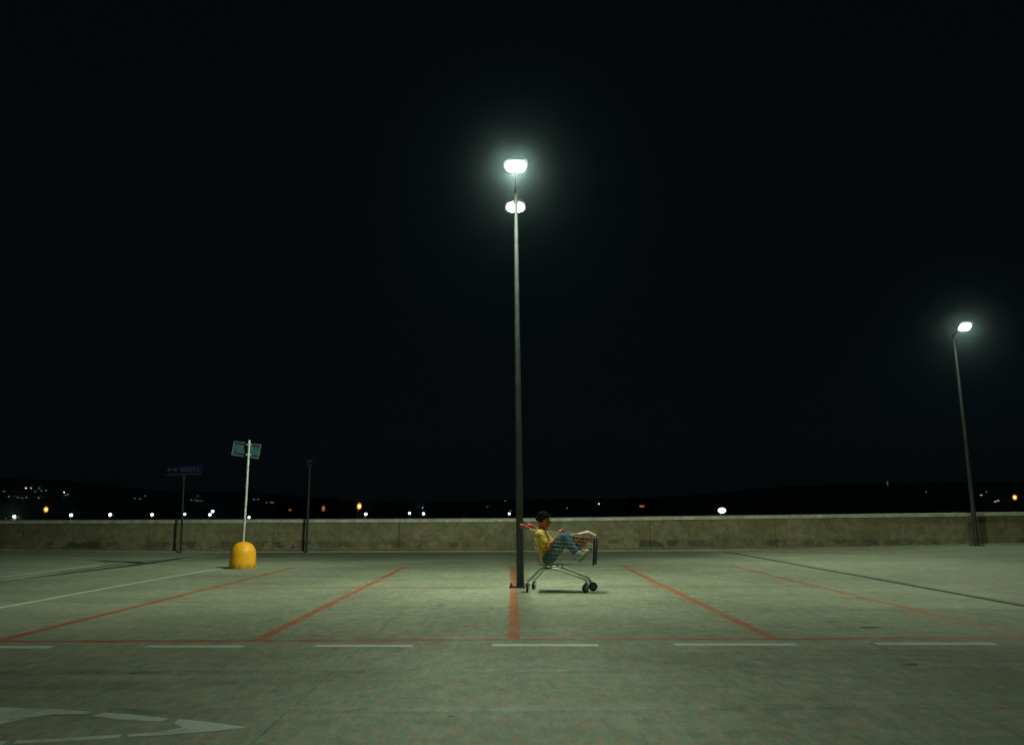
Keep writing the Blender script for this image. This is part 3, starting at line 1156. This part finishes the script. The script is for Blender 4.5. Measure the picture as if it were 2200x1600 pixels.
# ---- shirt: loose, collar, short sleeves
bm = new()
ellipsoid(bm, (0.180, 0, 0.865), (0.098, 0.175, 0.095), Matrix.Rotation(R(8), 3, 'Y'))
ellipsoid(bm, (0.182, 0, 0.745), (0.108, 0.170, 0.170), Matrix.Rotation(R(-6), 3, 'Y'))
ellipsoid(bm, (0.215, 0, 0.60), (0.105, 0.168, 0.165), Matrix.Rotation(R(-14), 3, 'Y'))
ellipsoid(bm, (0.235, 0, 0.515), (0.085, 0.165, 0.085), Matrix.Rotation(R(-14), 3, 'Y'))
capsule(bm, (0.172, 0, 0.93), (0.190, 0, 0.975), 0.082, 0.068)
for s in (-1, 1):
    capsule(bm, (0.172, s * 0.05, 0.918), SH[s] + Vector((0, 0, 0.004)), 0.072, 0.067)
    capsule(bm, SH[s], lerp(SH[s], EL[s], 0.66), 0.068, 0.066)
    # collar flaps
    capsule(bm, (0.15, s * 0.045, 0.985), (0.235, s * 0.05, 0.958), 0.024, 0.016)
blob('shirt', bm, M['shirt'], pr, 0.009, 5, 0.013, 13.0)

# ---- jeans
bm = new()
ellipsoid(bm, (0.262, 0, 0.505), (0.092, 0.160, 0.082))
for s in (-1, 1):
    h = HIP[s]
    capsule(bm, h, lerp(h, KN[s], 0.5), 0.098, 0.092)
    capsule(bm, lerp(h, KN[s], 0.5), KN[s], 0.092, 0.073)
    capsule(bm, KN[s], lerp(KN[s], AN[s], 0.4), 0.073, 0.076)
    capsule(bm, lerp(KN[s], AN[s], 0.4), lerp(KN[s], AN[s], 0.76), 0.076, 0.062)
jn = blob('jeans', bm, M['jeans'], pr, 0.009, 5, 0.010, 15.0)
for s in (-1, 1):
    bm = new()
    a, b = lerp(KN[s], AN[s], 0.83), lerp(KN[s], AN[s], 1.02)
    tube(bm, [a, lerp(a, b, 0.1), lerp(a, b, 0.9), b, lerp(a, b, 0.92)], [0.056, 0.068, 0.067, 0.062, 0.046], 18, cap=False)
    obj('turn_up', bm, M['cuff'], jn, smooth=True)
# ---- shoes
for s in (-1, 1):
    d = (TOE[s] - AN[s]).normalized()
    up = Vector((-d.z, 0, d.x))
    heel = AN[s] - up * 0.055 - d * 0.030
    bm = new()
    capsule(bm, heel + up * 0.03, heel + d * 0.09 + up * 0.034, 0.036, 0.040)
    capsule(bm, heel + d * 0.09 + up * 0.03, heel + d * 0.185 + up * 0.018, 0.040, 0.030)
    capsule(bm, heel + up * 0.03, AN[s] + up * 0.015, 0.036, 0.040)
    sh = blob('shoe', bm, M['shoe'], pr, 0.007, 4)
    bm = new()
    pts = []
    for t, w in ((-0.036, 0.022), (-0.02, 0.034), (0.06, 0.036), (0.15, 0.044), (0.185, 0.038), (0.215, 0.018)):
        pts.append((t, w))
    lo, hi = [], []
    yv = Vector((0, 1, 0))
    outline = [(t, w) for t, w in pts] + [(t, -w) for t, w in pts[::-1]]
    vs0 = [bm.verts.new(heel + d * t + yv * w - up * 0.018) for t, w in outline]
    vs1 = [bm.verts.new(heel + d * t + yv * w + up * 0.004) for t, w in outline]
    bm.faces.new(vs0[::-1])
    bm.faces.new(vs1)
    for i in range(len(vs0)):
        j = (i + 1) % len(vs0)
        bm.faces.new((vs0[i], vs0[j], vs1[j], vs1[i]))
    bmesh.ops.recalc_face_normals(bm, faces=bm.faces[:])
    obj('sole', bm, M['sole'], sh)
# ---- curly hair and beard
bm = new()
rs = random.Random(5)
for i in range(230):
    th = rs.uniform(0, 2 * math.pi)
    ph = math.acos(rs.uniform(-0.45, 1.0))
    x, y, z = math.sin(ph) * math.cos(th), math.sin(ph) * math.sin(th), math.cos(ph)
    if x > 0.45 and z < 0.50:
        continue
    if x > 0.10 and z < -0.02:
        continue
    q = rs.uniform(0.93, 1.14)
    p = hp(-0.018 + x * 0.108 * q, y * 0.088 * q, 0.035 + z * 0.098 * q)
    r = rs.uniform(0.014, 0.026)
    ellipsoid(bm, p, (r, r, r * rs.uniform(0.8, 1.2)), None, 1)
ellipsoid(bm, hp(-0.028, 0, 0.035), (0.100, 0.082, 0.092), HROT, 3)
blob('hair', bm, M['hair'], pr, 0.0055, 1)
bm = new()
for i in range(46):
    t = rs.uniform(-1, 1)
    u = rs.uniform(0, 1)
    p = hp(0.070 - 0.055 * t * t + 0.012 * u, t * 0.050, -0.104 + 0.026 * u + 0.055 * t * t)
    r = rs.uniform(0.008, 0.014)
    ellipsoid(bm, p, (r, r, r), None, 1)
for t in (-1, -0.5, 0, 0.5, 1):
    ellipsoid(bm, hp(0.093 - 0.006 * t * t, 0.026 * t, -0.052), (0.007, 0.009, 0.006), None, 1)
blob('beard', bm, M['hair'], pr, 0.0055, 1)
for s in (-1, 1):
    bm = new()
    ellipsoid(bm, hp(0.083, s * 0.030, 0.000), (0.008, 0.012, 0.007), HROT, 2)
    obj('eye', bm, M['eye'], pr, smooth=True)
    bm = new()
    capsule(bm, hp(0.092, s * 0.014, 0.024), hp(0.076, s * 0.050, 0.022), 0.006, 0.004, 8)
    obj('eyebrow', bm, M['hair'], pr, smooth=True)

# ---- what is held and carried
def in_cart(o):
    o.matrix_world = CART
    return o


bm = new()
box(bm, PH, (0.012, 0.070, 0.135), Matrix.Rotation(R(24), 3, 'Y'), 0.004)
tag(in_cart(obj('phone', bm, M['phone'])), "small pale slab held up in the seated person's hands", 'phone')

bm = new()
rs = random.Random(3)
for a, b, ra, rb in (((0.655, 0.07, 0.882), (0.79, 0.06, 0.895), 0.018, 0.036), ((0.79, 0.06, 0.895), (0.93, 0.05, 0.915), 0.036, 0.050),
                     ((0.93, 0.05, 0.915), (1.0, 0.05, 0.895), 0.050, 0.034), ((1.0, 0.05, 0.888), (1.055, 0.045, 0.886), 0.030, 0.024),
                     ((0.90, 0.06, 0.895), (1.0, 0.07, 0.875), 0.045, 0.035)):
    capsule(bm, a, b, ra, rb)
for i in range(26):
    t = rs.random()
    p = lerp(Vector((0.68, 0.06, 0.885)), Vector((1.03, 0.05, 0.90)), t)
    p += Vector((0, rs.uniform(-0.03, 0.03), rs.uniform(-0.02, 0.032)))
    ellipsoid(bm, p, (rs.uniform(.012, .028), rs.uniform(.01, .02), rs.uniform(.01, .016)), Matrix.Rotation(rs.uniform(0, 3), 3, 'Y'), 1)
tag(in_cart(blob('wrapped_bundle', bm, M['pinkbag'], None, 0.007, 1, 0.006, 34.0)),
    'pale pinkish bundle in shiny film lying over the trolley front rim', 'bundle')
bm = new()
for a, b, ra, rb in (((0.74, 0.07, 0.80), (0.90, 0.06, 0.81), 0.055, 0.045), ((0.75, 0.08, 0.76), (0.86, 0.08, 0.745), 0.045, 0.04),
                     ((0.88, 0.05, 0.80), (0.985, 0.05, 0.835), 0.04, 0.03)):
    capsule(bm, a, b, ra, rb)
tag(in_cart(blob('shopping_bag', bm, M['orangebag'], None, 0.009, 2, 0.014, 26.0)),
    'crumpled orange bag in the trolley under the pale bundle', 'bag')


# ================================================================== lamps and houses beyond the parapet
def far_lamp(name, x, y, z, r, mat, label, group, pole_r=0.06, sz=(1, 1, 0.8), parts=False, plen=None):
    """head centre at (x, y, z); pole down to the land"""
    zg = land_z(x, y)
    root_z = zg - 0.2
    if parts:
        root = empty(name, (x, y, root_z))
        bm = new()
        tube(bm, [(0, 0, 0), (-0.5 * r, 0, z - root_z - 0.6 * r)], [pole_r, pole_r * 0.7], 8)
        obj('pole', bm, M['post'], root, smooth=True)
        bm = new()
        ellipsoid(bm, (0, 0, z - root_z), (r * sz[0], r * sz[1], r * sz[2]), None, 2)
        if mat is M['e_orange']:
            gl = obj('lamp_globe', bm, M['amber'], root, smooth=True)
            bm = new()
            ellipsoid(bm, (0, 0, z - root_z), (r * 0.42, r * 0.45, r * 0.5), None, 2)
            obj('bulb', bm, mat, gl, smooth=True)
        else:
            obj('lamp_head', bm, mat, root, smooth=True)
    else:
        bm = new()
        tube(bm, [(0, 0, 0), (0, 0, z - root_z)], [pole_r, pole_r * 0.7], 6)
        n0 = len(bm.faces)
        ellipsoid(bm, (0, 0, z - root_z), (r * sz[0], r * sz[1], r * sz[2]), None, 1)
        bm.faces.ensure_lookup_table()
        for f in bm.faces[n0:]:
            f.material_index = 1
        root = obj(name, bm, [M['darkpost'], mat], None, loc=(x, y, root_z))
    tag(root, label, 'lamp', group)
    return root


def bearing(px, py):
    """metres sideways and up per metre of distance, for a place seen in the photograph"""
    f = 1706.0
    a, b = math.atan(302 / f), 0.0036
    dx, dy = px - 1100, 800 - py
    rx = dx * math.cos(b) + dy * math.sin(b)
    ry = dy * math.cos(b) - dx * math.sin(b)
    yy = f * math.cos(a) - ry * math.sin(a)
    zz = f * math.sin(a) + ry * math.cos(a)
    return rx / yy, zz / yy


ROW = 'street lamps just above the parapet'
for px, py, D, r, m, lab in (
        (31, 1110, 110, 0.30, 'white', 'white street lamp beside a lit tree at the far left'),
        (153, 1106, 118, 0.29, 'white', 'white street lamp on a stem, second in the row from the left edge'),
        (237, 1105, 122, 0.29, 'white', 'white street lamp on a stem, third in the row from the left edge'),
        (327, 1105, 125, 0.28, 'white', 'white street lamp left of the blue sign post'),
        (397, 1104, 130, 0.24, 'white', 'small white street lamp behind the blue sign post'),
        (451, 1105, 130, 0.27, 'white', 'white street lamp under the bluish light between the two sign posts'),
        (457, 1098, 150, 0.36, 'blue', 'bluish white lamp just above a street lamp between the sign posts'),
        (535, 1111, 118, 0.22, 'white', 'low white lamp at the coping beside the pale sign post'),
        (786, 1104, 140, 0.33, 'cool', 'cool white lamp just below the large orange light'),
        (880, 1102, 150, 0.30, 'cool', 'cool white lamp, left of a close pair above the parapet'),
        (910, 1103, 150, 0.31, 'cool', 'cool white lamp, right of a close pair above the parapet'),
        (1094, 1103, 150, 0.27, 'cool', 'small cool white lamp touching the left side of the tall lamp post'),
        (99, 1094, 160, 0.62, 'orange', 'large orange lamp above the parapet near the left edge'),
        (772, 1087, 160, 0.70, 'orange', 'large orange lamp, brightest beyond the parapet centre'),
        (2180, 1068, 260, 0.95, 'orange', 'bright orange lamp at the far right edge'),
        (1551, 1096, 62, 0.31, 'globe', 'large white globe lamp on a short stem right of the trolley')):
    sx, sz_ = bearing(px, py)
    sq = {'globe': (1.05, 1, 0.74), 'orange': (0.72, 0.8, 1.0)}.get(m, (1, 1, 0.9))
    far_lamp('street_lamp', sx * D, D, 1.25 + sz_ * D, r * (0.95 if m in ('orange', 'globe') else 0.74), M['e_' + m], lab, ROW, 0.07, sq, True)

HILL = [  # photo place, lamp colour, brightness class
    (8, 1055, 'dim'), (19, 1066, 'dim'), (38, 1068, 'dim'), (47, 1069, 'dim'), (57, 1068, 'dim'), (56, 1048, 'white'), (67, 1048, 'orange'),
    (84, 1048, 'dim'), (76, 1056, 'dim'), (89, 1054, 'dim'), (99, 1053, 'dim'), (83, 1069, 'blue'), (138, 1057, 'white'), (141, 1063, 'dim'), (146, 1062, 'dim'),
    (290, 1070, 'dim'), (301, 1071, 'dim'), (312, 1065, 'dim'), (411, 1073, 'dim'), (421, 1074, 'dim'), (427, 1075, 'dim'), (434, 1075, 'dim'),
    (425, 1065, 'dim'), (545, 1072, 'dim'), (555, 1072, 'dim'), (573, 1079, 'dim'), (582, 1079, 'dim'), (587, 1079, 'dim'), (601, 1076, 'dim'), (612, 1077, 'dim'),
    (908, 1090, 'cool'), (1085, 1076, 'dim'), (1047, 1088, 'dim'), (1097, 1096, 'dim'), (1218, 1091, 'dim'), (1287, 1082, 'white'),
    (1906, 1035, 'dim'), (1907, 1040, 'dim'), (1990, 1056, 'dim'), (2108, 1063, 'green'), (2120, 1056, 'dim'), (2138, 1077, 'green'), (2144, 1075, 'green')]  # green entries: glowing shapes put in for lit patches, not lamps
for px, py, m in HILL:
    sx, sz_ = bearing(px, py)
    D = 420.0
    while D < 1700 and land_z(sx * D, D) + 6.5 < 1.25 + sz_ * D:
        D += 4
    if px < 260:
        lab, grp = 'tiny lamp on the dark hillside above the left end of the parapet', 'hillside lamps at the left'
    elif px < 700:
        lab, grp = 'faint tiny lamp on the hillside around the two sign posts', 'hillside lamps behind the sign posts'
    elif px < 1300:
        lab, grp = 'tiny lamp low on the dark hill around the tall lamp post', 'hillside lamps in the middle'
    else:
        lab, grp = 'tiny lamp or glowing patch on the dark hill toward the right edge', 'hillside lamps at the right'
    if (px, m) == (67, 'orange'):
        lab = 'tiny orange lamp high on the hillside near the left edge'
    r = {'dim': 0.00038, 'white': 0.00055, 'orange': 0.0006, 'blue': 0.00035, 'cool': 0.0004, 'green': 0.0011}[m] * D
    far_lamp('hillside_lamp', sx * D, D, 1.25 + sz_ * D, r, M['e_' + m], lab, grp, 0.08,
             (1.5, 1, 0.7) if m == 'green' else (1, 1, 0.9))


def far_house(px, py, D, w, hgt, winw, winh, label):
    sx, sz_ = bearing(px, py)
    x, zc = sx * D, 1.25 + sz_ * D
    zg = land_z(x, D) - 1.0
    root = empty('house', (x, D, zg))
    tag(root, label, 'house')
    top = zc - zg + hgt
    bm = new()
    box(bm, (0, 4, top / 2), (w, 8, top))
    obj('wall', bm, M['facade'], root)
    bm = new()
    vs = [bm.verts.new(p) for p in ((-w / 2 - .4, -.5, top), (w / 2 + .4, -.5, top), (w / 2 + .4, 8.5, top), (-w / 2 - .4, 8.5, top), (-w / 2, 4, top + 2), (w / 2, 4, top + 2))]
    for q in ((0, 1, 5, 4), (2, 3, 4, 5), (1, 2, 5), (3, 0, 4), (3, 2, 1, 0)):
        bm.faces.new([vs[i] for i in q])
    bmesh.ops.recalc_face_normals(bm, faces=bm.faces[:])
    obj('roof', bm, M['rooftile'], root)
    bm = new()
    box(bm, (0, -0.03, zc - zg), (winw, 0.08, winh))
    obj('window', bm, M['e_dimorange'], root)


far_house(623, 1095, 330, 11, 2.2, 0.9, 0.6, 'distant dark house with one faint orange window near the thin post')
far_house(695, 1092, 330, 9, 2.6, 1.1, 1.9, 'distant dark house with one upright orange window behind the parapet')
far_house(1379, 1087, 380, 12, 2.4, 2.2, 0.8, 'distant dark house with one wide brownish window right of the trolley')


def tree(px, py, D, rad, label, n=900, seed=1):
    sx, sz_ = bearing(px, py)
    x, top = sx * D, 1.25 + sz_ * D
    zg = land_z(x, D) - 0.1
    root = empty('tree', (x, D, zg))
    tag(root, label, 'tree')
    H = top - zg
    rs = random.Random(seed)
    bm = new()
    tube(bm, [(0, 0, 0), (0.1, 0, H * 0.35), (0, 0.1, H * 0.75)], [0.2, 0.14, 0.05], 8)
    for k in range(6):
        a = rs.uniform(0, 6.28)
        tube(bm, [(0.05, 0, H * (0.35 + 0.05 * k)), (math.cos(a) * rad * 0.7, math.sin(a) * rad * 0.7, H * (0.55 + 0.05 * k))], [0.07, 0.02], 6)
    obj('trunk', bm, M['bark'], root, smooth=True)
    bm = new()
    cl = [(rs.gauss(0, 0.45) * rad, rs.gauss(0, 0.45) * rad, H - rad * 0.9 + rs.uniform(-0.9, 0.75) * rad, rs.uniform(0.25, 0.5) * rad) for _ in range(16)]
    for i in range(n):
        c = cl[i % len(cl)]
        d = Vector((rs.gauss(0, 1), rs.gauss(0, 1), rs.gauss(0, 1))).normalized() * c[3] * rs.uniform(0.4, 1.0)
        p = Vector(c[:3]) + d
        if p.z > H:
            p.z = H - rs.random() * 0.2
        u = Vector((rs.gauss(0, 1), rs.gauss(0, 1), rs.gauss(0, 1))).normalized()
        v = u.orthogonal().normalized()
        w = u.cross(v)
        s = rs.uniform(0.07, 0.14)
        bm.faces.new([bm.verts.new(p + v * s), bm.verts.new(p + w * s * 0.5), bm.verts.new(p - v * s), bm.verts.new(p - w * s * 0.5)])
    obj('crown', bm, M['leaf'], root)


tree(41, 1109, 108.5, 1.6, 'lit green tree top beside the far left street lamp', 900, 2)
tree(222, 1109, 116, 1.9, 'dim green tree top between two street lamps at the left', 900, 4)
# light of the street lamp standing in the first tree
sx, sz_ = bearing(31, 1110)
ld = bpy.data.lights.new('street_lamp_light', 'POINT')
ld.energy = 80
ld.color = (0.9, 1.0, 0.75)
ld.shadow_soft_size = 0.3
lo = bpy.data.objects.new('street_lamp_light', ld)
lo.location = (sx * 109.4, 109.2, 1.25 + sz_ * 110)
link(lo)

# ================================================================== thin haze, added to give the lamps their halos
bm = new()
box(bm, (0, 1190, 52), (5600, 2620, 150))
k = NT('halo_haze')
pv = k.n('ShaderNodeVolumePrincipled')
pv.inputs['Color'].default_value = (0.62, 0.88, 1.0, 1)
pv.inputs['Density'].default_value = 0.0003
pv.inputs['Anisotropy'].default_value = 0.978
k.l(pv.outputs[0], k.out.inputs['Volume'])
hz = obj('haze', bm, k.m)
tag(hz, kind='stuff')
